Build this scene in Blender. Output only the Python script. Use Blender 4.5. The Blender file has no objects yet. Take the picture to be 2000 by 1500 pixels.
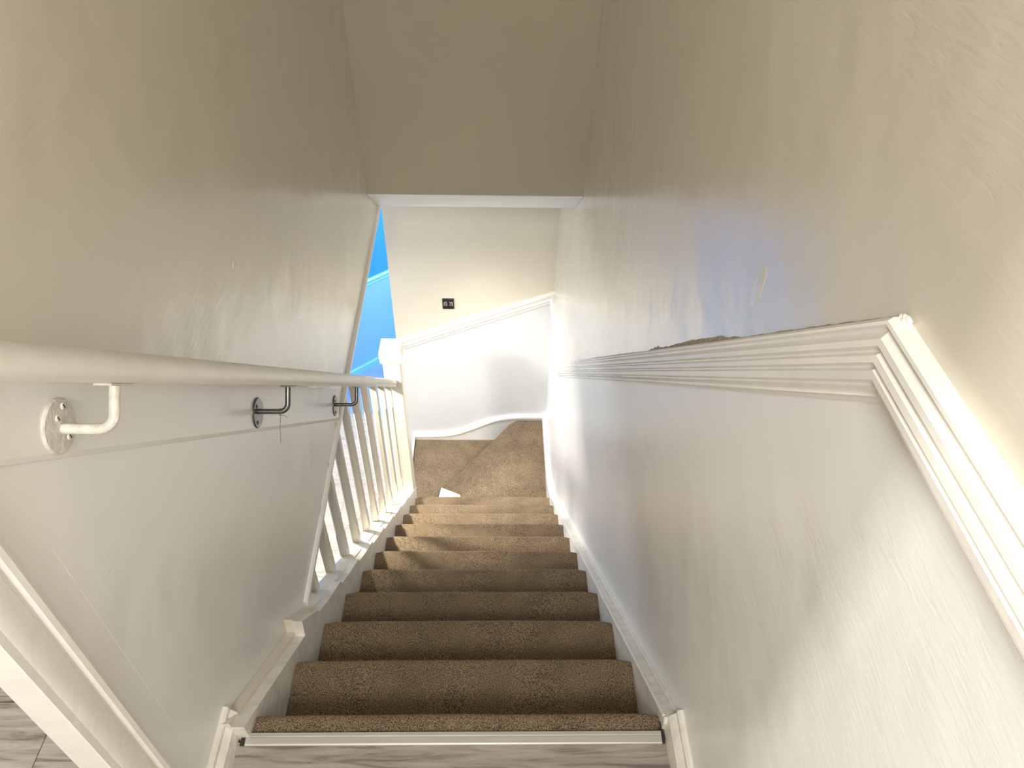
import bpy, bmesh, math, random
from mathutils import Matrix, Vector, noise

random.seed(4)
S = bpy.context.scene
COL = S.collection

# ------------------------------------------------------------------ camera, light, exposure
cam_d = bpy.data.cameras.new('camera')
cam = bpy.data.objects.new('camera', cam_d)
COL.objects.link(cam)
R3 = ((0.999715908360061, -0.005541100494202533, -0.023181863107421118),
      (-0.013273317958647394, 0.6784050964712484, -0.734568134424714),
      (0.019797009930459512, 0.734667149998657, 0.6781388184661485))
cam.matrix_world = Matrix(R3).to_4x4()
cam_d.sensor_width = 36.0
cam_d.lens = 1447.9 / 2000.0 * 36.0
cam_d.clip_start = 0.02
S.camera = cam

S.view_settings.view_transform = 'Standard'
S.view_settings.look = 'None'
S.view_settings.gamma = 1.0
S.view_settings.use_curve_mapping = False
S.view_settings.exposure = 0.42

world = bpy.data.worlds.new('world')
S.world = world
world.use_nodes = True
world.node_tree.nodes['Background'].inputs['Color'].default_value = (0.75, 0.85, 1.0, 1)
world.node_tree.nodes['Background'].inputs['Strength'].default_value = 0.3


def area(name, loc, target, size, power, color, size_y=None, spread=None):
    d = bpy.data.lights.new(name, 'AREA')
    d.energy = power
    d.color = color
    d.size = size
    if size_y:
        d.shape = 'RECTANGLE'
        d.size_y = size_y
    if spread:
        d.spread = math.radians(spread)
    o = bpy.data.objects.new(name, d)
    o.location = loc
    v = Vector(target) - Vector(loc)
    o.rotation_euler = v.to_track_quat('-Z', 'Y').to_euler()
    COL.objects.link(o)
    return o


# ceiling lamp of the side room upstairs (its light comes past the end of the partition)
area('side_room_light', (-1.25, 0.337, 0.90), (-1.15, 0.337, -1.0), 0.07, 21, (1.0, 0.97, 0.93))
# unseen fill lamp added on the landing behind the camera
area('landing_fill', (-0.26, -0.85, 0.80), (0.05, 0.85, -0.9), 0.45, 30.0, (1.0, 0.98, 0.93))
# hall ceiling lamp downstairs, shining through the balusters
area('hall_light', (-0.95, 2.15, -1.66), (-0.62, 2.25, -3.1), 0.10, 21, (1.0, 0.94, 0.83), spread=125)
# unseen lamp added over the stair foot to brighten the winders
area('stair_foot_fill', (-0.05, 2.92, -1.615), (-0.08, 2.92, -3.0), 0.16, 4.6, (1.0, 0.97, 0.92), spread=75)
# daylight entering the hall and the blue room beyond it
area('hall_daylight', (-2.3, 2.6, -2.2), (-0.1, 2.6, -3.7), 1.0, 28, (0.78, 0.88, 1.0), 0.8)
area('blue_room_daylight', (0.35, 4.15, -2.1), (-0.95, 4.45, -3.2), 0.7, 28, (0.92, 0.96, 1.0))

# ------------------------------------------------------------------ numbers of the place
XL0, XR0 = -0.446, 0.314           # carpet edges
Y0, Z0 = 0.6137, -1.4139           # top nosing
G, RS = 0.206616, 0.193107         # going, rise
HALL = Z0 - 13 * RS                # hall floor


def xl(y):
    return -0.486 - 0.006 * y


def xr(y):
    return 0.347 - 0.002 * y


def nose_z(y):
    return Z0 - (y - Y0) * RS / G


# ------------------------------------------------------------------ materials
def mat(name, col, rough=0.6, var=0.04, vscale=3.0, bump=0.0, bscale=60.0, coat=0.0,
        metal=0.0, spec=0.5, stretch=None, detail=3.0, coat_rough=0.2):
    m = bpy.data.materials.new(name)
    m.use_nodes = True
    nt = m.node_tree
    b = nt.nodes['Principled BSDF']
    b.inputs['Roughness'].default_value = rough
    b.inputs['Metallic'].default_value = metal
    b.inputs['Specular IOR Level'].default_value = spec
    b.inputs['Coat Weight'].default_value = coat
    b.inputs['Coat Roughness'].default_value = coat_rough
    tc = nt.nodes.new('ShaderNodeTexCoord')
    mp = nt.nodes.new('ShaderNodeMapping')
    if stretch:
        mp.inputs['Scale'].default_value = stretch
    nt.links.new(tc.outputs['Object'], mp.inputs['Vector'])
    n = nt.nodes.new('ShaderNodeTexNoise')
    n.inputs['Scale'].default_value = vscale
    n.inputs['Detail'].default_value = detail
    nt.links.new(mp.outputs[0], n.inputs['Vector'])
    r = nt.nodes.new('ShaderNodeValToRGB')
    r.color_ramp.elements[0].position = 0.3
    r.color_ramp.elements[1].position = 0.7
    lo = [max(0, c * (1 - var)) for c in col]
    hi = [min(1, c * (1 + var)) for c in col]
    r.color_ramp.elements[0].color = (*lo, 1)
    r.color_ramp.elements[1].color = (*hi, 1)
    nt.links.new(n.outputs['Fac'], r.inputs['Fac'])
    nt.links.new(r.outputs['Color'], b.inputs['Base Color'])
    if bump:
        n2 = nt.nodes.new('ShaderNodeTexNoise')
        n2.inputs['Scale'].default_value = bscale
        n2.inputs['Detail'].default_value = 4
        nt.links.new(mp.outputs[0], n2.inputs['Vector'])
        bp = nt.nodes.new('ShaderNodeBump')
        bp.inputs['Strength'].default_value = bump
        bp.inputs['Distance'].default_value = 0.004
        nt.links.new(n2.outputs['Fac'], bp.inputs['Height'])
        nt.links.new(bp.outputs[0], b.inputs['Normal'])
    return m


CREAM = (0.69, 0.64, 0.53)
M_cream = mat('cream_wall_paint', CREAM, 0.42, 0.03, 2.5, 0.10, 14, spec=0.5)
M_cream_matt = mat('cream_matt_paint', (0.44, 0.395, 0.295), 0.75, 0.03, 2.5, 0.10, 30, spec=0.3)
M_white = mat('white_satin_paint', (0.73, 0.735, 0.73), 0.36, 0.02, 3, 0.10, 12, spec=0.5)
M_gloss = mat('white_gloss_paint', (0.87, 0.84, 0.79), 0.28, 0.03, 14, 0.25, 40, spec=0.5)
M_old = mat('aged_white_paint', (0.78, 0.75, 0.68), 0.35, 0.10, 30, 0.5, 60, spec=0.5)
M_bal = mat('baluster_paint', (0.74, 0.69, 0.59), 0.35, 0.03, 12, 0.2, 40)
M_ceil = mat('ceiling_paint', (0.85, 0.84, 0.82), 0.8, 0.02, 4)
M_soffit = mat('soffit_paint', (0.88, 0.88, 0.86), 0.5, 0.02, 4)
M_blue = mat('wall_blue_light_tint', (0.030, 0.27, 0.90), 0.5, 0.03, 2)  # this and the next three colours hold the far room's blue light
M_blue_lo = mat('panel_blue_light_tint', (0.20, 0.50, 0.93), 0.5, 0.04, 2)
M_blue_rail = mat('trim_blue_light_tint', (0.20, 0.64, 0.95), 0.4, 0.03, 5)
M_blue_fl = mat('floor_blue_light_tint', (0.20, 0.36, 0.85), 0.5, 0.15, 9)
M_steel = mat('dull_steel', (0.15, 0.15, 0.135), 0.3, 0.2, 40, metal=0.85)
M_painted_metal = mat('painted_over_metal', (0.66, 0.63, 0.57), 0.35, 0.16, 55, 0.6, 90)
M_screw = mat('dark_screw', (0.10, 0.09, 0.08), 0.4, 0.3, 80, metal=0.7)
M_alu = mat('aluminium_strip', (0.52, 0.51, 0.48), 0.38, 0.06, 8, metal=0.55, stretch=(1, 60, 60))
M_gap = mat('dark_gap', (0.03, 0.027, 0.022), 0.9)
M_switch = mat('black_nickel', (0.07, 0.07, 0.075), 0.28, 0.1, 30, metal=0.8)
M_knob = mat('chrome_knob', (0.75, 0.76, 0.78), 0.15, 0.05, 30, metal=1.0)
M_thread = mat('dark_thread', (0.12, 0.10, 0.08), 0.8)
M_peel = mat('bare_plaster', (0.40, 0.36, 0.28), 0.9, 0.25, 60, 0.8, 120)


def carpet_material():
    m = bpy.data.materials.new('brown_carpet')
    m.use_nodes = True
    nt = m.node_tree
    b = nt.nodes['Principled BSDF']
    b.inputs['Roughness'].default_value = 1.0
    b.inputs['Specular IOR Level'].default_value = 0.05
    b.inputs['Sheen Weight'].default_value = 0.25
    b.inputs['Sheen Roughness'].default_value = 0.5
    b.inputs['Sheen Tint'].default_value = (0.8, 0.65, 0.45, 1)
    tc = nt.nodes.new('ShaderNodeTexCoord')
    n = nt.nodes.new('ShaderNodeTexNoise')
    n.inputs['Scale'].default_value = 460
    n.inputs['Detail'].default_value = 3
    n2 = nt.nodes.new('ShaderNodeTexNoise')
    n2.inputs['Scale'].default_value = 11
    n2.inputs['Detail'].default_value = 4
    mx = nt.nodes.new('ShaderNodeMath')
    mx.operation = 'MULTIPLY_ADD'
    mx.inputs[1].default_value = 0.14
    for q in (n, n2):
        nt.links.new(tc.outputs['Object'], q.inputs['Vector'])
    nt.links.new(n2.outputs['Fac'], mx.inputs[0])
    nt.links.new(n.outputs['Fac'], mx.inputs[2])
    r = nt.nodes.new('ShaderNodeValToRGB')
    e = r.color_ramp.elements
    e[0].position = 0.40
    e[0].color = (0.020, 0.013, 0.008, 1)
    e[1].position = 0.76
    e[1].color = (0.385, 0.28, 0.178, 1)
    nt.links.new(mx.outputs[0], r.inputs['Fac'])
    nt.links.new(r.outputs['Color'], b.inputs['Base Color'])
    bp = nt.nodes.new('ShaderNodeBump')
    bp.inputs['Strength'].default_value = 0.9
    bp.inputs['Distance'].default_value = 0.004
    nt.links.new(n.outputs['Fac'], bp.inputs['Height'])
    nt.links.new(bp.outputs[0], b.inputs['Normal'])
    return m


M_carpet = carpet_material()


def wood_material(name, dark, mid, light):
    m = bpy.data.materials.new(name)
    m.use_nodes = True
    nt = m.node_tree
    b = nt.nodes['Principled BSDF']
    b.inputs['Roughness'].default_value = 0.42
    tc = nt.nodes.new('ShaderNodeTexCoord')
    oi = nt.nodes.new('ShaderNodeObjectInfo')
    ad = nt.nodes.new('ShaderNodeVectorMath')
    ad.operation = 'ADD'
    sc = nt.nodes.new('ShaderNodeVectorMath')
    sc.operation = 'SCALE'
    sc.inputs['Scale'].default_value = 7.0
    nt.links.new(oi.outputs['Location'], sc.inputs[0])
    nt.links.new(tc.outputs['Object'], ad.inputs[0])
    nt.links.new(sc.outputs[0], ad.inputs[1])
    mp = nt.nodes.new('ShaderNodeMapping')
    mp.inputs['Scale'].default_value = (1.7, 17, 1)
    nt.links.new(ad.outputs[0], mp.inputs['Vector'])
    n = nt.nodes.new('ShaderNodeTexNoise')
    n.inputs['Scale'].default_value = 3.0
    n.inputs['Detail'].default_value = 7
    n.inputs['Roughness'].default_value = 0.62
    n.inputs['Distortion'].default_value = 1.4
    nt.links.new(mp.outputs[0], n.inputs['Vector'])
    r = nt.nodes.new('ShaderNodeValToRGB')
    e = r.color_ramp.elements
    e[0].position = 0.36
    e[0].color = (*dark, 1)
    e[1].position = 0.66
    e[1].color = (*light, 1)
    x = r.color_ramp.elements.new(0.47)
    x.color = (*mid, 1)
    nt.links.new(n.outputs['Fac'], r.inputs['Fac'])
    nt.links.new(r.outputs['Color'], b.inputs['Base Color'])
    return m


M_plank = wood_material('grey_oak_laminate', (0.15, 0.127, 0.108), (0.28, 0.245, 0.218), (0.37, 0.335, 0.305))
M_plank_hall = wood_material('pale_oak_laminate', (0.40, 0.34, 0.27), (0.52, 0.455, 0.375), (0.58, 0.52, 0.44))


def wall_material(name, col, rough):
    """satin wall paint with brush ripples and slow unevenness"""
    m = mat(name, col, rough, 0.025, 2.0)
    nt = m.node_tree
    b = nt.nodes['Principled BSDF']
    tc = [n for n in nt.nodes if n.bl_idname == 'ShaderNodeTexCoord'][0]
    w = nt.nodes.new('ShaderNodeTexNoise')
    w.inputs['Scale'].default_value = 1.0
    w.inputs['Detail'].default_value = 3
    w.inputs['Distortion'].default_value = 0.8
    mp = nt.nodes.new('ShaderNodeMapping')
    mp.inputs['Scale'].default_value = (20, 26, 120)
    nt.links.new(tc.outputs['Object'], mp.inputs['Vector'])
    nt.links.new(mp.outputs[0], w.inputs['Vector'])
    s = nt.nodes.new('ShaderNodeTexNoise')
    s.inputs['Scale'].default_value = 5.0
    s.inputs['Detail'].default_value = 2
    nt.links.new(tc.outputs['Object'], s.inputs['Vector'])
    b1 = nt.nodes.new('ShaderNodeBump')
    b1.inputs['Strength'].default_value = 0.35
    b1.inputs['Distance'].default_value = 0.0012
    nt.links.new(w.outputs['Fac'], b1.inputs['Height'])
    b2 = nt.nodes.new('ShaderNodeBump')
    b2.inputs['Strength'].default_value = 0.5
    b2.inputs['Distance'].default_value = 0.012
    nt.links.new(s.outputs['Fac'], b2.inputs['Height'])
    nt.links.new(b1.outputs[0], b2.inputs['Normal'])
    nt.links.new(b2.outputs[0], b.inputs['Normal'])
    return m


M_wall_up = wall_material('cream_satin_wall', CREAM, 0.30)
M_wall_up.node_tree.nodes['Principled BSDF'].inputs['Coat Weight'].default_value = 1.0
M_wall_up.node_tree.nodes['Principled BSDF'].inputs['Coat Roughness'].default_value = 0.2
_nt = M_wall_up.node_tree
_b = _nt.nodes['Principled BSDF']
_nt.links.new(_b.inputs['Normal'].links[0].from_socket, _b.inputs['Coat Normal'])
M_wall_lo = wall_material('white_satin_wall', (0.87, 0.855, 0.82), 0.28)


# ------------------------------------------------------------------ object helpers
def link(name, me, parent=None):
    o = bpy.data.objects.new(name, me)
    COL.objects.link(o)
    if parent:
        o.parent = parent
    return o


def mesh_obj(name, bm, m, parent=None, smooth=False):
    me = bpy.data.meshes.new(name)
    bmesh.ops.recalc_face_normals(bm, faces=bm.faces)
    bm.to_mesh(me)
    bm.free()
    for x in (m if isinstance(m, (list, tuple)) else [m]):
        me.materials.append(x)
    if smooth:
        for p in me.polygons:
            p.use_smooth = True
        try:
            me.set_sharp_from_angle(angle=math.radians(smooth if smooth is not True else 35))
        except Exception:
            pass
    return link(name, me, parent)


def origin_to(o, loc):
    """put the object's origin at loc without moving the mesh (world space, unrotated)"""
    v = Vector(loc)
    o.data.transform(Matrix.Translation(-v))
    o.location = v


def empty(name, loc):
    o = bpy.data.objects.new(name, None)
    o.empty_display_size = 0.1
    o.location = loc
    COL.objects.link(o)
    return o


def tag(o, label=None, cat=None, group=None, kind=None):
    if label:
        o['label'] = label
    if cat:
        o['category'] = cat
    if group:
        o['group'] = group
    if kind:
        o['kind'] = kind
    return o


def struct(o, label=None):
    o['kind'] = 'structure'
    if label:
        o['label'] = label
    return o


def child(o, p):
    """parent keeping world position (parents are unrotated empties or meshes)"""
    o.parent = p
    pl = Vector((0, 0, 0))
    q = p
    while q:
        pl += q.location
        q = q.parent
    o.location = o.location - pl
    return o


def box_bm(x0, x1, y0, y1, z0, z1, bev=0.0, seg=1):
    bm = bmesh.new()
    bmesh.ops.create_cube(bm, size=1)
    for v in bm.verts:
        v.co = Vector(((x0 + x1) / 2 + v.co.x * (x1 - x0), (y0 + y1) / 2 + v.co.y * (y1 - y0),
                       (z0 + z1) / 2 + v.co.z * (z1 - z0)))
    if bev:
        bmesh.ops.bevel(bm, geom=list(bm.edges), offset=bev, segments=seg, affect='EDGES', profile=0.5)
    return bm


def prism_bm(poly, f0, f1, slots=None):
    """poly of 2D points; f0/f1 map a point to the two faces' 3D positions"""
    bm = bmesh.new()
    a = [bm.verts.new(f0(p)) for p in poly]
    b = [bm.verts.new(f1(p)) for p in poly]
    bm.faces.new(a)
    bm.faces.new(b[::-1])
    n = len(poly)
    for i in range(n):
        j = (i + 1) % n
        bm.faces.new((a[i], b[i], b[j], a[j]))
    return bm


def sweep_bm(path, prof, fr, side=1):
    """sweep a profile (u across, v out) along a 2D path with mitred corners.
    fr(s, t, v) -> 3D; side=1 puts +u on the left of the travel direction"""
    bm = bmesh.new()
    n = len(path)
    rows = []
    for i, p in enumerate(path):
        p = Vector(p)
        d0 = (p - Vector(path[i - 1])).normalized() if i > 0 else None
        d1 = (Vector(path[i + 1]) - p).normalized() if i < n - 1 else None
        if d0 is None:
            d0 = d1
        if d1 is None:
            d1 = d0
        n0 = Vector((-d0.y, d0.x)) * side
        n1 = Vector((-d1.y, d1.x)) * side
        m = (n0 + n1).normalized()
        k = 1.0 / max(0.3, m.dot(n0))
        rows.append([bm.verts.new(fr(*(p + m * (u * k)), v)) for u, v in prof])
    for i in range(n - 1):
        for j in range(len(prof)):
            jj = (j + 1) % len(prof)
            bm.faces.new((rows[i][j], rows[i][jj], rows[i + 1][jj], rows[i + 1][j]))
    bm.faces.new(rows[0])
    bm.faces.new(rows[-1][::-1])
    return bm


def tube_bm(pts, rad, seg=14, caps=True):
    bm = bmesh.new()
    pts = [Vector(p) for p in pts]
    rads = rad if isinstance(rad, (list, tuple)) else [rad] * len(pts)
    prev = None
    rows = []
    for i, p in enumerate(pts):
        t = (pts[min(i + 1, len(pts) - 1)] - pts[max(i - 1, 0)]).normalized()
        if prev is None:
            ref = Vector((0, 0, 1)) if abs(t.z) < 0.9 else Vector((1, 0, 0))
            nx = t.cross(ref).normalized()
        else:
            nx = (prev - t * prev.dot(t)).normalized()
        ny = t.cross(nx)
        prev = nx
        rows.append([bm.verts.new(p + (nx * math.cos(a) + ny * math.sin(a)) * rads[i])
                     for a in [2 * math.pi * k / seg for k in range(seg)]])
    for i in range(len(rows) - 1):
        for k in range(seg):
            kk = (k + 1) % seg
            bm.faces.new((rows[i][k], rows[i][kk], rows[i + 1][kk], rows[i + 1][k]))
    if caps:
        bm.faces.new(rows[0][::-1])
        bm.faces.new(rows[-1])
    return bm


def disc_bm(center, axis, rad, thick, seg=32, rim=0.0015):
    """round plate whose back is at center, growing along axis"""
    ax = Vector(axis).normalized()
    ref = Vector((0, 0, 1)) if abs(ax.z) < 0.9 else Vector((1, 0, 0))
    a = ax.cross(ref).normalized()
    b = ax.cross(a)
    bm = bmesh.new()
    rows = []
    for r_, h in ((rad, 0), (rad, thick - rim), (rad - rim, thick), (rad * 0.4, thick * 1.15)):
        rows.append([bm.verts.new(Vector(center) + ax * h + (a * math.cos(t) + b * math.sin(t)) * r_)
                     for t in [2 * math.pi * k / seg for k in range(seg)]])
    for i in range(3):
        for k in range(seg):
            kk = (k + 1) % seg
            bm.faces.new((rows[i][k], rows[i][kk], rows[i + 1][kk], rows[i + 1][k]))
    bm.faces.new(rows[0][::-1])
    bm.faces.new(rows[-1])
    return bm


FL = lambda y, z, v: (xl(y) + v, y, z)        # frame of the left wall's stair face
FR = lambda y, z, v: (xr(y) - v, y, z)        # frame of the right wall
YF = 3.5
FF = lambda x, z, v: (x, YF - v, z)           # frame of the far wall
CEIL_UP = 1.0
CEIL_DN = -1.60


def split_wall(name, pieces, f0, f1, mats, label=None):
    """one wall mesh from several coplanar prisms, each with its own paint"""
    big = bmesh.new()
    for k, poly in enumerate(pieces):
        b = prism_bm(poly, f0, f1)
        for fc in b.faces:
            fc.material_index = k
        tmp = bpy.data.meshes.new('t')
        bmesh.ops.recalc_face_normals(b, faces=b.faces)
        b.to_mesh(tmp)
        b.free()
        big.from_mesh(tmp)
        bpy.data.meshes.remove(tmp)
    me = bpy.data.meshes.new(name)
    big.to_mesh(me)
    big.free()
    for m in mats:
        me.materials.append(m)
    return struct(link(name, me), label)


# ------------------------------------------------------------------ walls
# left: the partition over the stair. Its foot is the ragged line above the open hall
left_up = [(0.367, -0.285), (1.893, -1.752), (2.32, -1.67), (2.90, -1.615), (2.95, -1.60), (2.95, CEIL_UP), (0.367, CEIL_UP)]
left_up = [(0.367, -0.300), (1.78, -1.687), (2.90, -1.615), (2.90, CEIL_UP), (0.367, CEIL_UP)]
left_lo = [(0.367, -0.300), (0.367, -1.52), (0.66, -1.52), (1.00, -1.80), (1.03, -1.745), (1.78, -1.687)]
wl = split_wall('wall_left', [left_up, left_lo], lambda p: FL(p[0], p[1], 0), lambda p: FL(p[0], p[1], -0.035),
                [M_wall_up, M_wall_lo], 'thin painted partition beside the stairs, cream above the handrail and white below')

# right wall, cream above the dado rail, white under it
RT = [(-1.25, -0.374), (0.491, -0.374), (2.92, -2.545), (YF, -2.535)]
right_up = RT + [(YF, CEIL_UP), (-1.25, CEIL_UP)]
right_lo = RT[::-1] + [(-1.25, -4.05), (YF, -4.05)]
wr = split_wall('wall_right', [right_up, right_lo], lambda p: FR(p[0], p[1], 0), lambda p: FR(p[0], p[1], -0.12),
                [M_wall_up, M_wall_lo], 'satin painted stair wall, cream above the dado rail and white below')

# far wall behind the winders
slope_f = (2.868 - 2.498) / (0.341 + 0.581)
xfl = -0.60
zfl, zfr = -2.868 + (xfl + 0.581) * slope_f, -2.498
far_up = [(xfl, zfl), (0.345, zfr), (0.345, CEIL_DN + 0.05), (xfl, CEIL_DN + 0.05)]
far_lo = [(xfl, zfl), (xfl, -4.05), (0.345, -4.05), (0.345, zfr)]
split_wall('wall_far', [far_up, far_lo], lambda p: (p[0], YF, p[1]), lambda p: (p[0], YF + 0.11, p[1]),
           [M_cream, M_white], 'end wall behind the winder steps, cream with a white dado below')

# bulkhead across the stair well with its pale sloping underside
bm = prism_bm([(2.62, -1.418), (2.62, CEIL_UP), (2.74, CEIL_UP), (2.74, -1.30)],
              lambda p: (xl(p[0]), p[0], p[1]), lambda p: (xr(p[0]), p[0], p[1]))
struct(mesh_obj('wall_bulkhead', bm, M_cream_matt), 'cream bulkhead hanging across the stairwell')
bm = prism_bm([(2.618, -1.420), (2.85, -1.600), (2.85, -1.52), (2.74, -1.42), (2.74, -1.40)],
              lambda p: (xl(p[0]) + 0.001, p[0], p[1]), lambda p: (xr(p[0]) - 0.001, p[0], p[1]))
struct(mesh_obj('trim_1', bm, M_soffit), 'white sloping underside of the bulkhead')

# ceilings
struct(mesh_obj('ceiling', box_bm(-3.0, 0.47, -1.35, 2.75, CEIL_UP, CEIL_UP + 0.08), M_ceil))
bm = prism_bm([(2.85, CEIL_DN), (6.3, CEIL_DN), (6.3, CEIL_DN + 0.08), (2.85, CEIL_DN + 0.08)],
              lambda p: (-0.53, p[0], p[1]), lambda p: (1.12, p[0], p[1]))
struct(mesh_obj('ceiling_over_winders', bm, M_ceil))
struct(mesh_obj('ceiling_of_hall', box_bm(-3.0, -0.53, -1.35, 5.9, CEIL_DN + 0.005, CEIL_DN + 0.07), M_ceil))

# outer shell of the two storeys
struct(mesh_obj('wall_back', box_bm(-3.0, 0.345, -1.35, -1.25, Z0 - 0.1, CEIL_UP), M_cream))
struct(mesh_obj('wall_side_room', box_bm(-3.1, -3.0, -1.35, 5.9, -4.05, CEIL_UP + 0.08), M_cream))
struct(mesh_obj('wall_side_room_end', box_bm(-3.0, -0.53, 2.62, 2.72, Z0 - 0.1, CEIL_UP), M_cream))
struct(mesh_obj('wall_hall_near', box_bm(-3.0, 0.345, -1.45, -1.35, -4.05, CEIL_DN + 0.005), M_cream))
# hall wall with the opening to the blue room
struct(mesh_obj('wall_hall_end', box_bm(-3.0, -1.55, YF, YF + 0.11, -4.05, CEIL_DN + 0.005), M_cream))

struct(mesh_obj('wall_blue_room_side', box_bm(1.02, 1.12, YF, 6.3, -4.05, CEIL_DN + 0.005), M_cream))
struct(mesh_obj('wall_blue_room_near', box_bm(0.346, 1.02, YF, YF + 0.11, -4.05, CEIL_DN + 0.005), M_cream))

# ------------------------------------------------------------------ blue room beyond the hall, its blue light put into the surface colours
bo, bd = Vector((-1.09, 4.353)), Vector((0.7454, 0.6666))
bn = Vector((0.6666, -0.7454))
FB = lambda s, z, v: (*(bo + bd * s + bn * v), z)
s0, s1 = -2.3, 2.9
split_wall('wall_blue', [[(s0, -3.12), (s1, -3.12), (s1, CEIL_DN), (s0, CEIL_DN)],
                         [(s0, -3.12), (s0, -4.05), (s1, -4.05), (s1, -3.12)]],
           lambda p: FB(p[0], p[1], 0), lambda p: FB(p[0], p[1], -0.08), [M_blue, M_blue_lo],
           'wall of the room beyond the hall, bright blue light put into its colour, paler below its rail')
rp = [(0, 0), (0, .012), (.010, .022), (.022, .020), (.034, .012), (.052, .012), (.060, .006), (.060, 0)]
o = mesh_obj('trim_2', sweep_bm([(s0, -3.115), (s1, -3.115)], rp, FB, -1), M_blue_rail, smooth=30)
struct(o, 'dado rail on the blue wall, pale cyan from blue light put into its colour')
o = mesh_obj('baseboard_blue', sweep_bm([(s0, -3.862), (s1, -3.862)], [(0, 0), (0, .010), (.008, .016), (.062, .016), (.062, 0)], FB, -1),
             M_blue_rail)
struct(o, 'skirting of the blue room, pale blue light put into its colour')
struct(mesh_obj('floor_blue_room', box_bm(-3.0, 1.12, 3.92, 6.3, HALL - 0.06, HALL), M_blue_fl),
       'floor of the room beyond the hall, blue light put into its colour')


# ------------------------------------------------------------------ floors made of planks
def plank_floor(name, x0, x1, y0, y1, z, w, length, m, yref, cuts, label):
    root = empty(name, ((x0 + x1) / 2, (y0 + y1) / 2, z))
    struct(root, label)
    j = 0
    shared = {}
    k0 = math.floor((y0 - yref) / w)
    for k in range(k0, k0 + 60):
        ya, yb = yref + k * w, yref + (k + 1) * w
        if ya >= y1:
            break
        ya, yb = max(ya, y0), min(yb, y1)
        if yb - ya < 0.004:
            continue
        off = cuts.get(k, (k * 0.413) % 1.0 * length)
        xs = [x0]
        q = off - math.floor((off - x0) / length) * length
        while q < x1 - 0.02:
            if q > x0 + 0.02:
                xs.append(q)
            q += length
        xs.append(x1)
        for a, b in zip(xs[:-1], xs[1:]):
            key = (round(b - a, 3), round(yb - ya, 3))
            if key not in shared:
                L, W = b - a, yb - ya
                bmm = box_bm(-L / 2 + .0006, L / 2 - .0006, -W / 2 + .0006, W / 2 - .0006, -0.012, 0, 0.0008)
                me = bpy.data.meshes.new('plank')
                bmm.to_mesh(me)
                bmm.free()
                me.materials.append(m)
                shared[key] = me
            o = link('plank', shared[key], root)
            o.location = Vector(((a + b) / 2, (ya + yb) / 2, z)) - root.location
            j += 1
    sub = mesh_obj('underlay', box_bm(x0, x1, y0, y1, z - 0.10, z - 0.0125), M_gap)
    child(sub, root)
    return root


# landing in front of the stairs and the side room (L-shaped, two fields of the same boards)
plank_floor('floor', -3.0, -0.53, -1.25, 2.62, Z0, 0.193, 1.24, M_plank, 0.636 - 0.193, {0: -0.82}, 'pale laminate floor of the landing and side room')
plank_floor('floor_landing', -0.53, 0.345, -1.25, 0.560, Z0, 0.193, 1.24, M_plank, 0.56 - 0.193, {k: 0.5 for k in range(-12, 4)}, 'grey oak laminate landing in front of the top step')
plank_floor('floor_hall', -3.0, -0.50, -1.25, 3.92, HALL, 0.19, 1.24, M_plank_hall, 0.05, {}, 'pale laminate floor of the lower hall')
struct(mesh_obj('trim_3', box_bm(-0.53, 0.345, 0.30, 0.55, Z0 - 0.32, Z0 - 0.101), M_gap), 'landing edge below the boards')

# ------------------------------------------------------------------ right dado rail with its many beads
DADO = [(0, 0), (0, .011), (.003, .016), (.006, .017), (.0085, .013), (.012, .0125), (.018, .019), (.024, .020), (.027, .0145),
        (.029, .0145), (.032, .020), (.038, .0215), (.0405, .016), (.0425, .016), (.045, .0205), (.053, .0195), (.056, .013), (.058, .013),
        (.060, .0155), (.062, .012), (.064, .0075), (.066, .0075), (.068, .009), (.070, .006), (.0735, .005), (.0735, 0)]
path_r = [(-1.25, -0.374), (0.491, -0.374), (2.92, -2.545), (YF - 0.001, -2.535)]
o = mesh_obj('trim_4', sweep_bm(path_r, DADO, FR, -1), M_gloss, smooth=25)
struct(o, 'white beaded dado rail mitred where the stair wall meets the landing')
# dado rail of the end wall
o = mesh_obj('trim_5', sweep_bm([(xfl, zfl), (0.344, zfr)],
                                [(0, 0), (0, .014), (.004, .020), (.016, .020), (.022, .012), (.040, .010), (.046, .015), (.054, .012), (.058, .007), (.074, .006), (.074, 0)],
                                FF, -1), M_gloss, smooth=25)
struct(o, 'white dado rail climbing the end wall')

# torn paint along the rail's top edge, a dark crack above it and filler
root = empty('torn_paint_patch', (xr(1), 1.0, -0.84))
tag(root, 'ragged torn strip of paint just above the right dado rail', 'paint damage')


def rail_z(y):
    return -0.374 - (y - 0.491) * (2.171 / 2.429)


def ragged(y0, y1, h0, h1, n, v, m, name, seed, base=0.001):
    rnd = random.Random(seed)
    bmm = bmesh.new()
    lo, hi, hf = [], [], []
    for i in range(n + 1):
        t = i / n
        y = y0 + (y1 - y0) * t
        e = math.sin(math.pi * min(1, max(0, t))) ** 0.5
        h = (h0 + (h1 - h0) * rnd.random()) * e + 0.0005
        z = rail_z(y) + base
        lo.append(bmm.verts.new(FR(y, z, 0.0)))
        hi.append(bmm.verts.new(FR(y - h * 0.3, z + h, 0.0)))
        hf.append((bmm.verts.new(FR(y, z, v)), bmm.verts.new(FR(y - h * 0.3, z + h, v * rnd.uniform(.5, 1)))))
    for i in range(n):
        bmm.faces.new((hf[i][0], hf[i + 1][0], hf[i + 1][1], hf[i][1]))
        bmm.faces.new((hf[i][1], hf[i + 1][1], hi[i + 1], hi[i]))
        bmm.faces.new((lo[i], hf[i][0], hf[i][1], hi[i]))
    return mesh_obj(name, bmm, m)


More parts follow.
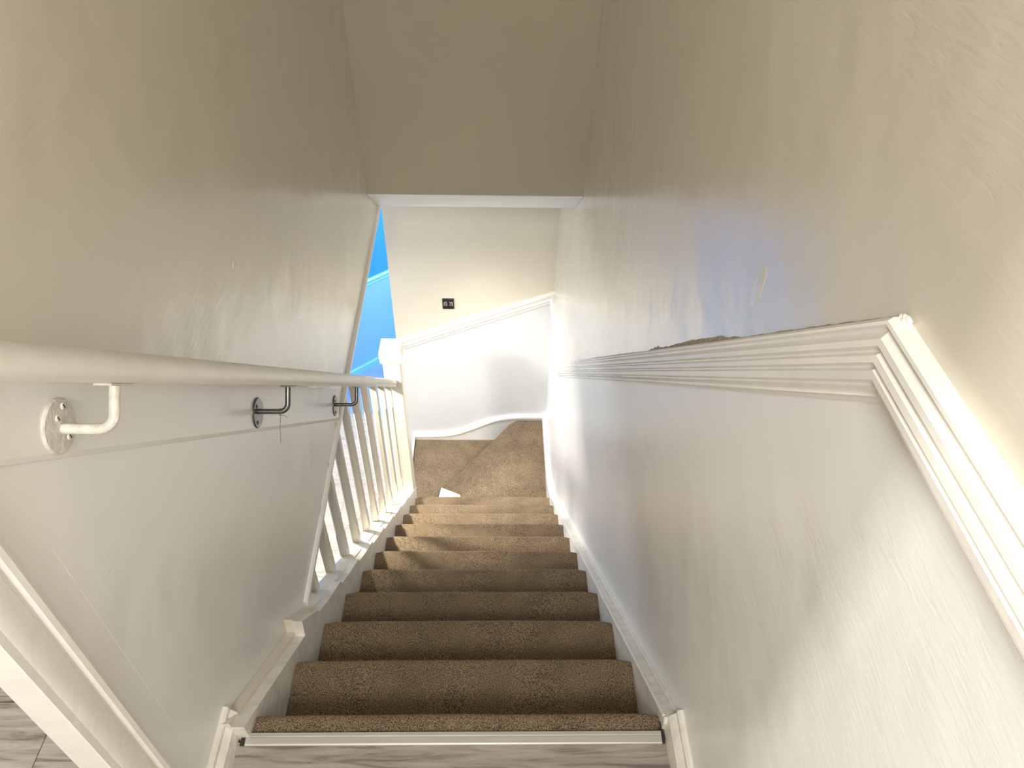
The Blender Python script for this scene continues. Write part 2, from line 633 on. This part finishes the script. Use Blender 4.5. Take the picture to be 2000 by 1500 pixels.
child(ragged(0.80, 1.14, 0.010, 0.018, 22, 0.0016, M_peel, 'torn_edge', 3), root)
child(ragged(1.06, 1.26, 0.002, 0.018, 22, 0.0018, M_peel, 'crumbled_filler', 8), root)
child(ragged(0.50, 0.84, 0.002, 0.005, 50, 0.0012, M_peel, 'crack', 5), root)
child(ragged(1.24, 2.2, 0.001, 0.005, 60, 0.0012, M_peel, 'crack', 6), root)
# crust of dried paint at the mitre
bm = bmesh.new()
bmesh.ops.create_icosphere(bm, subdivisions=4, radius=1)
for v in bm.verts:
    k_ = 1 + 0.45 * noise.noise(v.co * 1.6 + Vector((3, 1, 7))) + 0.18 * noise.noise(v.co * 4.0)
    v.co = Vector((xr(0.49) - 0.004 + v.co.x * k_ * 0.004, 0.484 + v.co.y * k_ * 0.009, -0.3735 + v.co.z * k_ * 0.0045))
tag(mesh_obj('paint_lump', bm, M_gloss, smooth=True), 'crusty white paint blob on the corner tip of the right dado rail', 'paint blob')

# ------------------------------------------------------------------ skirtings
SK = [(0, 0), (0, .005), (.004, .009), (.009, .010), (.012, .009), (.018, .015), (.025, .020), (.062, .023), (.062, 0)]
o = mesh_obj('baseboard_left', sweep_bm([(0.367, -1.352), (0.598, -1.352)], SK, FL, -1), M_old, smooth=25)
struct(o, 'worn white skirting of the landing, left of the stairs')
o = mesh_obj('baseboard_right', sweep_bm([(-1.25, -1.345), (0.585, -1.345)], [(u * 69 / 62, v * 1.1) for u, v in SK], FR, -1), M_old, smooth=25)
struct(o, 'worn white skirting of the landing, right of the stairs')

# casing on the near end of the left partition
CAS = [(0, 0), (0, .004), (.003, .009), (.010, .012), (.018, .011), (.022, .007), (.026, .007), (.029, .009), (.050, .011), (.064, .010), (.068, .009), (.068, 0)]
o = mesh_obj('door_1', sweep_bm([(0.436, Z0), (0.436, CEIL_UP)], [(u_ * 0.062 / 0.068, v_) for u_, v_ in CAS], FL, 1), M_gloss, smooth=25)
struct(o, 'white moulded casing on the near end of the left partition')
o = mesh_obj('trim_6', box_bm(xl(.36) - 0.030, xl(.36) + 0.0088, 0.3625, 0.3755, Z0, CEIL_UP, 0.0015), M_gloss)
struct(o, 'white lining on the end of the left partition')

seam = tube_bm([(xl(.487) - 0.0001, 0.487 + 0.0006 * math.sin(z_ * 9), z_) for z_ in [-0.70 - 0.04 * i for i in range(17)]], 0.0004, 6)
o = mesh_obj('paint_seam', seam, M_wall_lo, wl)

# raised board behind the handrail, and a bead along the partition's foot
def bz(y):
    return -0.569 - (y - 0.491) * 0.9615
prof_b = [(0, 0), (0, 0.007), (0.090, 0.009), (0.096, 0.007), (0.098, 0)]
o = mesh_obj('trim_7', sweep_bm([(0.452, bz(0.452) + 0.136), (1.70, bz(1.70) + 0.136)], prof_b, FL, -1), M_wall_lo)
struct(o, 'raised white board on the left partition behind the handrail')
foot = [(1.035, -1.7455), (1.80, -1.685), (2.60, -1.633), (2.90, -1.615)]
o = mesh_obj('trim_8', sweep_bm(foot, [(-.004, -0.036), (-.004, .006), (0, .010), (.014, .010), (.020, .004), (.020, 0), (0, 0), (0, -0.036)], FL, 1), M_gloss)
struct(o, 'white bead along the foot of the left partition')

# ------------------------------------------------------------------ staircase
stair = empty('staircase', (0, Y0, Z0))
tag(stair, 'steep flight of brown carpeted steps going down between white strings', 'staircase')


def step_mesh(y_nose, z, y_back, x0, x1, n=26, seed=0):
    """one carpeted step: tread, rounded nosing and the riser below it, across the flight"""
    rnd = random.Random(seed)
    r = 0.015
    prof = [(y_back, z - 0.004), (y_back + 0.02, z - 0.0015)]
    for q in range(1, 5):
        prof.append((y_back + 0.02 + (y_nose - r - y_back - 0.02) * q / 5, z))
    for a in range(0, 181, 18):
        t = math.radians(a)
        prof.append((y_nose - r + r * math.sin(t), z - r + r * math.cos(t)))
    prof.append((y_nose - r - 0.004, z - 2 * r - 0.01))
    for q in range(1, 5):
        prof.append((y_nose - r - 0.006, z - 2 * r - 0.01 - (RS - 2 * r - 0.01) * q / 4))
    bmm = bmesh.new()
    rows = []
    for i in range(n + 1):
        x = x0 + (x1 - x0) * i / n
        row = []
        for (y, zz) in prof:
            dz = 0.0022 * noise.noise(Vector((x * 5, y * 3 + seed * 7.3, zz * 9)))
            dz += 0.0010 * noise.noise(Vector((x * 22, y * 20 + seed * 3.1, zz * 20)))
            dn = 0.006 * min(1, max(0, (0.018 - min(x - x0, x1 - x)) / 0.018)) ** 2
            yy = y + 0.0025 * noise.noise(Vector((x * 6 + 9, seed * 5.7, 2)))
            row.append(bmm.verts.new((x, yy - dn * 0.5, zz + dz - dn)))
        rows.append(row)
    for i in range(n):
        for j in range(len(prof) - 1):
            bmm.faces.new((rows[i][j], rows[i + 1][j], rows[i + 1][j + 1], rows[i][j + 1]))
    return bmm


for k in range(0, 11):
    yn, z = Y0 + k * G, Z0 - k * RS
    yb = yn - G - 0.024 if k else 0.576
    o = mesh_obj('carpeted_step', step_mesh(yn, z, yb, XL0 + (0 if k else -0.008), XR0 + (0.003 if k else 0.006), seed=k), M_carpet, smooth=60)
    origin_to(o, ((XL0 + XR0) / 2, yn, z))
    child(o, stair)
    if k == 0:
        o['label'] = 'narrow carpet roll over the landing edge'


def slab_bm(poly, z, th, r=0.012):
    """winder step: flat polygon top with rounded edge"""
    b = bmesh.new()
    vs = [b.verts.new((x, y, z)) for x, y in poly]
    f = b.faces.new(vs)
    ex = bmesh.ops.extrude_face_region(b, geom=[f])
    for v in ex['geom']:
        if isinstance(v, bmesh.types.BMVert):
            v.co.z -= th
    top = [e for e in b.edges if all(abs(v.co.z - z) < 1e-5 for v in e.verts)]
    bmesh.ops.bevel(b, geom=top, offset=r, segments=4, affect='EDGES', profile=0.5)
    return b


wA = [(XR0 + 0.012, YF - 0.02), (0.150, YF - 0.02), (0.095, YF - 0.062), (-0.312, 2.885), (-0.36, 2.80), (-0.36, 2.655), (XR0 + 0.012, 2.655)]
o = mesh_obj('carpeted_step', slab_bm(wA, Z0 - 11 * RS, RS, 0.014), M_carpet, smooth=50)
child(o, stair)
o['label'] = 'upper winder step, wedge shaped'
wB = [(0.15, YF - 0.02), (-0.538, YF - 0.02), (-0.538, 2.82), (-0.30, 2.82), (0.15, 3.40)]
o = mesh_obj('carpeted_step', slab_bm(wB, Z0 - 12 * RS, RS, 0.010), M_carpet, smooth=50)
child(o, stair)
o['label'] = 'lower winder step on the left'
# white wedge beside the newel on the upper winder
z11 = Z0 - 11 * RS
b = prism_bm([(-0.322, 2.895), (-0.205, 2.838), (-0.205, 2.75), (-0.345, 2.75)], lambda p: (p[0], p[1], z11 - 0.01), lambda p: (p[0], p[1], z11 + 0.004))
child(mesh_obj('white_wedge', b, M_soffit), stair)

# strings: right one against the wall, left one carrying the balusters


def right_top(y):
    return nose_z(y) + 0.012


ys = [0.585 + i * 0.1 for i in range(22)] + [2.70]
poly = [(0.578, Z0 - 0.02), (0.578, right_top(0.60))] + [(y, right_top(y)) for y in ys] + [(2.82, -3.428), (3.0, -3.475), (YF, -3.485), (YF, -4.0), (2.7, -4.0), (0.6, -1.75)]
b = prism_bm(poly, lambda p: (XR0 + 0.002, p[0], p[1]), lambda p: (xr(p[0]) + 0.0005, p[0], p[1]))
o = mesh_obj('string_board', b, M_old)
child(o, stair)
o['label'] = 'slim white string along the right wall'
# rough paint line on its upper edge
b = tube_bm([(XR0 + 0.0035, y, right_top(y) - 0.001 + 0.0012 * noise.noise(Vector((y * 30, 1, 1)))) for y in [0.59 + i * 0.02 for i in range(105)]], 0.0028, 6)
child(mesh_obj('paint_ridge', b, M_gloss, smooth=True), stair)
b = tube_bm([(xr(y) - 0.002, y, right_top(y) + 0.004 + 0.003 * noise.noise(Vector((y * 24, 5, 1)))) for y in [0.60 + i * 0.02 for i in range(105)]],
            [0.004 + 0.002 * noise.noise(Vector((y * 9, 2, 2))) for y in range(105)], 6)
child(mesh_obj('filler_bead', b, M_old, smooth=True), stair)


def left_in(y):      # inner top edge of the left string
    if y < 0.90:
        return nose_z(y) + 0.004 + 0.03 * (y - 0.56) / 0.34
    if y < 0.925:
        return nose_z(0.925) + 0.062
    return nose_z(y) + 0.058 - 0.006 * math.sin((y - 0.925) / 0.2066 * 2 * math.pi)


def left_steps():
    pts = [(0.566, left_in(0.566))]
    for i in range(1, 10):
        y = 0.566 + i * 0.036
        if y < 0.89:
            pts.append((y, left_in(y)))
    pts += [(0.895, nose_z(0.895) + 0.036), (0.903, nose_z(0.903) + 0.092)]
    y = 1.0
    while y < 2.70:
        # painted fillet between balusters with a little notch at every step
        pts.append((y, nose_z(y) + 0.066))
        pts.append((y + 0.006, nose_z(y) + 0.046))
        pts.append((y + 0.10, nose_z(y + 0.10) + 0.054))
        y += G
    pts.append((2.72, nose_z(2.72) + 0.058))
    return pts


lp = left_steps()
poly = lp + [(2.72, -3.95), (2.5, -3.75), (0.566, -1.75)]
b = prism_bm(poly, lambda p: (XL0 - 0.001, p[0], p[1]), lambda p: (-0.4700, p[0], p[1]))
o = mesh_obj('string_board', b, M_old)
child(o, stair)
o['label'] = 'white string on the left, notched along its edge'
poly = [(0.566, nose_z(0.566) + 0.018), (0.90, nose_z(0.9) + 0.045), (0.905, nose_z(0.905) + 0.098), (1.02, nose_z(1.02) + 0.060),
        (2.72, nose_z(2.72) + 0.060), (2.72, -3.95), (2.5, -3.75), (0.566, -1.75)]
b = prism_bm(poly, lambda p: (-0.4698, p[0], p[1]), lambda p: (xl(p[0]) - 0.018 if p[0] > 1.0 else xl(p[0]) + 0.0005, p[0], p[1]))
child(mesh_obj('base_rail', b, M_bal), stair)
# white string on the end wall with the curved capping over the winders
curve = [(-0.553, -3.703), (-0.44, -3.703), (-0.336, -3.697), (-0.28, -3.686), (-0.23, -3.668), (-0.17, -3.640), (-0.11, -3.608), (-0.055, -3.578), (0.0, -3.552),
         (0.06, -3.534), (0.116, -3.524), (0.20, -3.519), (0.344, -3.517)]
poly = curve + [(0.344, -4.0), (-0.553, -4.0)]
b = prism_bm(poly, lambda p: FF(p[0], p[1], 0), lambda p: FF(p[0], p[1], 0.018))
o = mesh_obj('baseboard_far', b, M_wall_lo)
struct(o, 'white string board under the curved capping on the end wall')
o = mesh_obj('capping', sweep_bm(curve, [(-.006, 0), (-.006, .024), (0, .028), (.012, .026), (.018, .018), (.018, 0)], FF, 1), M_gloss, smooth=40)
child(o, bpy.data.objects['baseboard_far'])

# ------------------------------------------------------------------ metal edging on the landing
root = empty('threshold_strip', (-0.07, 0.564, Z0))
tag(root, 'brushed metal edging strip between the landing boards and the carpet', 'threshold strip')
prof = [(0.552, Z0), (0.552, Z0 + 0.0022), (0.5545, Z0 + 0.004), (0.565, Z0 + 0.0052), (0.5665, Z0 + 0.0042), (0.568, Z0 + 0.0056),
        (0.5735, Z0 + 0.0060), (0.5750, Z0 + 0.003), (0.5750, Z0 - 0.02), (0.56, Z0 - 0.02)]
b = prism_bm(prof, lambda p: (-0.453, p[0], p[1]), lambda p: (0.313, p[0], p[1]))
child(mesh_obj('metal_edging', b, M_alu), root)
for x0_, x1_, nm in ((-0.462, -0.4535, 'gap'), (0.3135, 0.319, 'gap')):
    child(mesh_obj(nm, box_bm(x0_, x1_, 0.552, 0.592, Z0 + 0.0005, Z0 + 0.004, 0.001), M_gap), root)

# ------------------------------------------------------------------ balustrade
bal = empty('balustrade', (-0.49, 2.0, nose_z(2.0)))
tag(bal, 'cream balustrade of stop chamfered balusters ending in a capped newel post', 'balustrade')
XB = -0.506
XN = -0.494


def baluster_mesh(h):
    """square section, chamfered between two square blocks, sloped foot and head"""
    w = 0.0130
    c = 0.0045
    b = bmesh.new()
    k = RS / G
    lv = [(0.0, 0), (0.12, 0), (0.132, c), (h - 0.132, c), (h - 0.12, 0), (h, 0)]
    rows = []
    for i, (z, ch) in enumerate(lv):
        e = max(ch, 0.0004)
        ring = [(-w + e, -w), (w - e, -w), (w, -w + e), (w, w - e), (w - e, w), (-w + e, w), (-w, w - e), (-w, -w + e)]
        sl = (lambda y: -k * y) if i in (0, 1, 4, 5) and i in (0, 5) else (lambda y: 0)
        rows.append([b.verts.new((x, y, z + sl(y))) for x, y in ring])
    for i in range(len(rows) - 1):
        for j in range(8):
            jj = (j + 1) % 8
            b.faces.new((rows[i][j], rows[i][jj], rows[i + 1][jj], rows[i + 1][j]))
    b.faces.new(rows[0][::-1])
    b.faces.new(rows[-1])
    bmesh.ops.recalc_face_normals(b, faces=b.faces)
    me = bpy.data.meshes.new('baluster')
    b.to_mesh(me)
    b.free()
    me.materials.append(M_bal)
    return me


HB = 0.79


def rail_under(y):
    return nose_z(y) + 0.060 + HB - 0.002


bme = None
bys = [1.150 + 0.159 * i for i in range(10)]
full = baluster_mesh(HB)
for y in bys:
    zb = nose_z(y) + 0.058
    top = zb + HB
    limit = -1.700 + (y - 1.03) * 0.07      # balusters near the top are let into the partition's foot
    if top > limit:
        h = limit - zb - 0.01
        if h < 0.34:
            b = box_bm(-.013, .013, -.013, .013, 0, max(h, 0.02))
            me = bpy.data.meshes.new('baluster')
            b.to_mesh(me)
            b.free()
            me.materials.append(M_bal)
        else:
            me = baluster_mesh(h)
    else:
        me = full
    o = link('baluster', me, bal)
    o.location = Vector((XB, y, zb)) - bal.location
# raking handrail of the balustrade
hp = [(-.026, 0), (-.026, .014), (-.030, .024), (-.028, .040), (-.016, .050), (0, .053), (.016, .050), (.028, .040), (.030, .024), (.026, .014), (.026, 0)]
b = bmesh.new()
ends = []
for y in (1.83, 2.665):
    ends.append([b.verts.new((XB + u, y, rail_under(y) + v)) for u, v in hp])
for j in range(len(hp)):
    jj = (j + 1) % len(hp)
    b.faces.new((ends[0][j], ends[0][jj], ends[1][jj], ends[1][j]))
b.faces.new(ends[0])
b.faces.new(ends[1][::-1])
child(mesh_obj('raking_rail', b, M_bal, smooth=30), bal)
NY = 2.71
ZN = -2.255
b = box_bm(XN - .042, XN + .042, NY - .042, NY + .042, HALL + 0.001, ZN - .075, 0.003)
newel = mesh_obj('newel_post', b, M_bal)
child(newel, bal)
# flat-topped cap: neck bead, block
b = bmesh.new()
rows = []
for w, z in ((.042, ZN - .080), (.049, ZN - .076), (.052, ZN - .066), (.053, ZN - .010), (.050, ZN - .002), (.045, ZN)):
    rows.append([b.verts.new((XN + sx * w, NY + sy * w, z)) for sx, sy in ((-1, -1), (1, -1), (1, 1), (-1, 1))])
for i in range(len(rows) - 1):
    for j in range(4):
        jj = (j + 1) % 4
        b.faces.new((rows[i][j], rows[i][jj], rows[i + 1][jj], rows[i + 1][j]))
b.faces.new(rows[0][::-1])
b.faces.new(rows[-1])
cap = mesh_obj('newel_cap', b, M_bal)
child(cap, bal)
# white plate of string between newel and the lower winder
b = box_bm(-0.555, -0.541, 2.78, 3.48, -4.0, -3.712, 0.002)
child(mesh_obj('string_board', b, M_wall_lo), stair)

# ------------------------------------------------------------------ wall handrail and its brackets
XH = -0.421
RH = 0.0198


def hz(y):           # axis height of the handrail
    return -0.520 - (y - 0.585) * 0.935


hr = empty('wall_handrail', (XH, 1.0, hz(1.0)))
tag(hr, 'round white painted handrail running down the left wall', 'handrail')
d = Vector((0, 1, -0.935)).normalized()
u = Vector((0, 0.935, 1)).normalized()
rx = Vector((1, 0, 0))
b = bmesh.new()
rows = []
yy = 0.395
stations = []
while yy < 1.84:
    stations.append((yy, 1.0))
    yy += 0.03
stations += [(1.852, 1.0), (1.862, 0.985), (1.868, 0.95), (1.871, 0.90)]
for (y, s) in stations:
    c = Vector((XH, y, hz(y)))
    ring = []
    for k in range(28):
        a = 2 * math.pi * k / 28
        px, pz = math.cos(a) * RH, math.sin(a) * RH * 1.0
        pz = max(pz, -RH * 0.80)      # mopstick flat underneath
        w = 1 + 0.006 * noise.noise(Vector((y * 6, a, 3)))
        ring.append(b.verts.new(c + rx * (px * s * w) + u * (pz * s * w)))
    rows.append(ring)
for i in range(len(rows) - 1):
    for k in range(28):
        kk = (k + 1) % 28
        b.faces.new((rows[i][k], rows[i][kk], rows[i + 1][kk], rows[i + 1][k]))
b.faces.new(rows[0][::-1])
b.faces.new(rows[-1])
child(mesh_obj('rail', b, M_gloss, smooth=40), hr)
for y in (1.27, 1.40):
    c = Vector((XH, y, hz(y)))
    b = tube_bm([c - d * 0.0012, c + d * 0.0012], RH * 1.003, 28)
    child(mesh_obj('joint_ring', b, M_old), hr)


def bracket(y, za, zw, painted, label):
    m = M_painted_metal if painted else M_steel
    root = empty('handrail_bracket', (xl(y), y, za))
    tag(root, label, 'bracket', 'brackets under the wall handrail')
    wallx = xl(y) + 0.009
    child(mesh_obj('wall_plate', disc_bm((wallx - 0.0015, y, zw), (1, 0, 0), 0.0315, 0.0045), m, smooth=30), root)
    rb = 0.016
    # the arm leaves the wall level, then turns square to the rail
    hh = (hz(y) - za) * u.z - RH * 0.80 - 0.002
    foot = Vector((XH, y, za))
    pts = [Vector((wallx + 0.003, y, za)), Vector((XH - rb, y, za))]
    for q in range(1, 9):
        a = math.radians(90 * q / 8)
        pts.append(foot + rx * (-rb + rb * math.sin(a)) + u * (rb - rb * math.cos(a)))
    pts.append(foot + u * hh)
    yr_ = y + u.y * hh
    child(mesh_obj('arm', tube_bm(pts, 0.0060 if painted else 0.0054, 16), m, smooth=40), root)
    # saddle plate lying along the rail's underside
    bmm = bmesh.new()
    c = foot + u * (hh + 0.0005)
    L, W, T = 0.027, 0.010, 0.0014
    vs = []
    for sl in (-1, 1):
        for sw in (-1, 1):
            for st in (-1, 1):
                vs.append(bmm.verts.new(c + d * (L * sl) + rx * (W * sw) + u * (T * st)))
    bmesh.ops.convex_hull(bmm, input=vs)
    bmesh.ops.bevel(bmm, geom=list(bmm.edges), offset=0.0007, segments=1, affect='EDGES')
    child(mesh_obj('saddle', bmm, m), root)
    for a in (100, 215, 335) if painted else (90, 210, 330):
        t = math.radians(a)
        sy, sz = y - 0.002 + 0.0195 * math.cos(t), zw + 0.0195 * math.sin(t)
        if painted:
            sy, sz = {100: (y + 0.000, zw + 0.012), 215: (y + 0.0165, zw + 0.0150), 335: (y + 0.003, zw - 0.019)}[a]
        s = mesh_obj('screw', disc_bm((wallx + 0.0025, sy, sz), (1, 0, 0), 0.0042, 0.0022, 14, 0.0008), M_old if painted else M_steel, smooth=30)
        child(s, root)
        h = mesh_obj('screw_slot', box_bm(wallx + 0.0042, wallx + 0.0054, sy - 0.0009, sy + 0.0009, sz - 0.0026, sz + 0.0026), M_screw)
        child(h, s)
    return root


bracket(0.575, -0.602, -0.598, True, 'handrail bracket nearest the camera, painted over in white')
bracket(1.077, -1.074, -1.078, False, 'bare grey metal handrail bracket in the middle, with a thread hanging from it')
bracket(1.623, -1.588, -1.592, False, 'bare grey metal handrail bracket farthest down, near the end of the handrail')

# thread caught on the middle bracket
pts = []
b = tube_bm([(-0.437, 1.100, -1.100), (-0.437, 1.0985, -1.111), (-0.440, 1.097, -1.125), (-0.444, 1.094, -1.145), (-0.446, 1.092, -1.165), (-0.449, 1.090, -1.185)], 0.00045, 5)
t = mesh_obj('thread', b, M_thread)
t.location = (0, -0.023, 0.028)
tag(t, 'thin dark thread dangling from the middle handrail bracket', 'thread')
b = tube_bm([(-0.437, 1.0985, -1.111), (-0.431, 1.100, -1.113), (-0.425, 1.101, -1.121)], 0.00045, 5)
mesh_obj('thread_end', b, M_thread, t)
b = tube_bm([(-0.437 + 0.0004 * math.sin(a), 1.100 + 0.0070 * math.cos(a), -1.103 + 0.0070 * math.sin(a)) for a in [i * math.pi / 8 for i in range(17)]], 0.0005, 5)
mesh_obj('thread_loop', b, M_thread, t)

# ------------------------------------------------------------------ light switch on the end wall
sw = empty('light_switch', (-0.274, YF, -2.594))
tag(sw, 'small black nickel double switch on the cream end wall', 'light switch')
child(mesh_obj('face_plate', box_bm(-0.308, -0.240, YF - 0.007, YF + 0.001, -2.631, -2.557, 0.002), M_switch), sw)
for xx in (-0.290, -0.257):
    kb = mesh_obj('rocker', box_bm(xx - 0.009, xx + 0.009, YF - 0.012, YF - 0.006, -2.606, -2.580, 0.002), M_knob)
    child(kb, sw)

# small blemishes on the paint
b = bmesh.new()
bmesh.ops.create_icosphere(b, subdivisions=3, radius=1, matrix=Matrix.Translation((xl(1.188), 1.188, -0.795)) @ Matrix.Diagonal((0.0018, 0.010, 0.008, 1)))
o = mesh_obj('filler_spot', b, M_old, smooth=True)
tag(o, 'small round filler spot on the cream left wall above the handrail', 'filler spot')
b = bmesh.new()
bmesh.ops.create_icosphere(b, subdivisions=4, radius=1, matrix=Matrix.Translation((xr(0.80), 0.798, -0.560)) @ Matrix.Rotation(0.18, 4, 'X') @ Matrix.Diagonal((0.0012, 0.014, 0.036, 1)))
o = mesh_obj('wall_bump', b, M_wall_up, smooth=True)
tag(o, 'upright painted lump in the shiny patch of the cream right wall', 'wall bump')
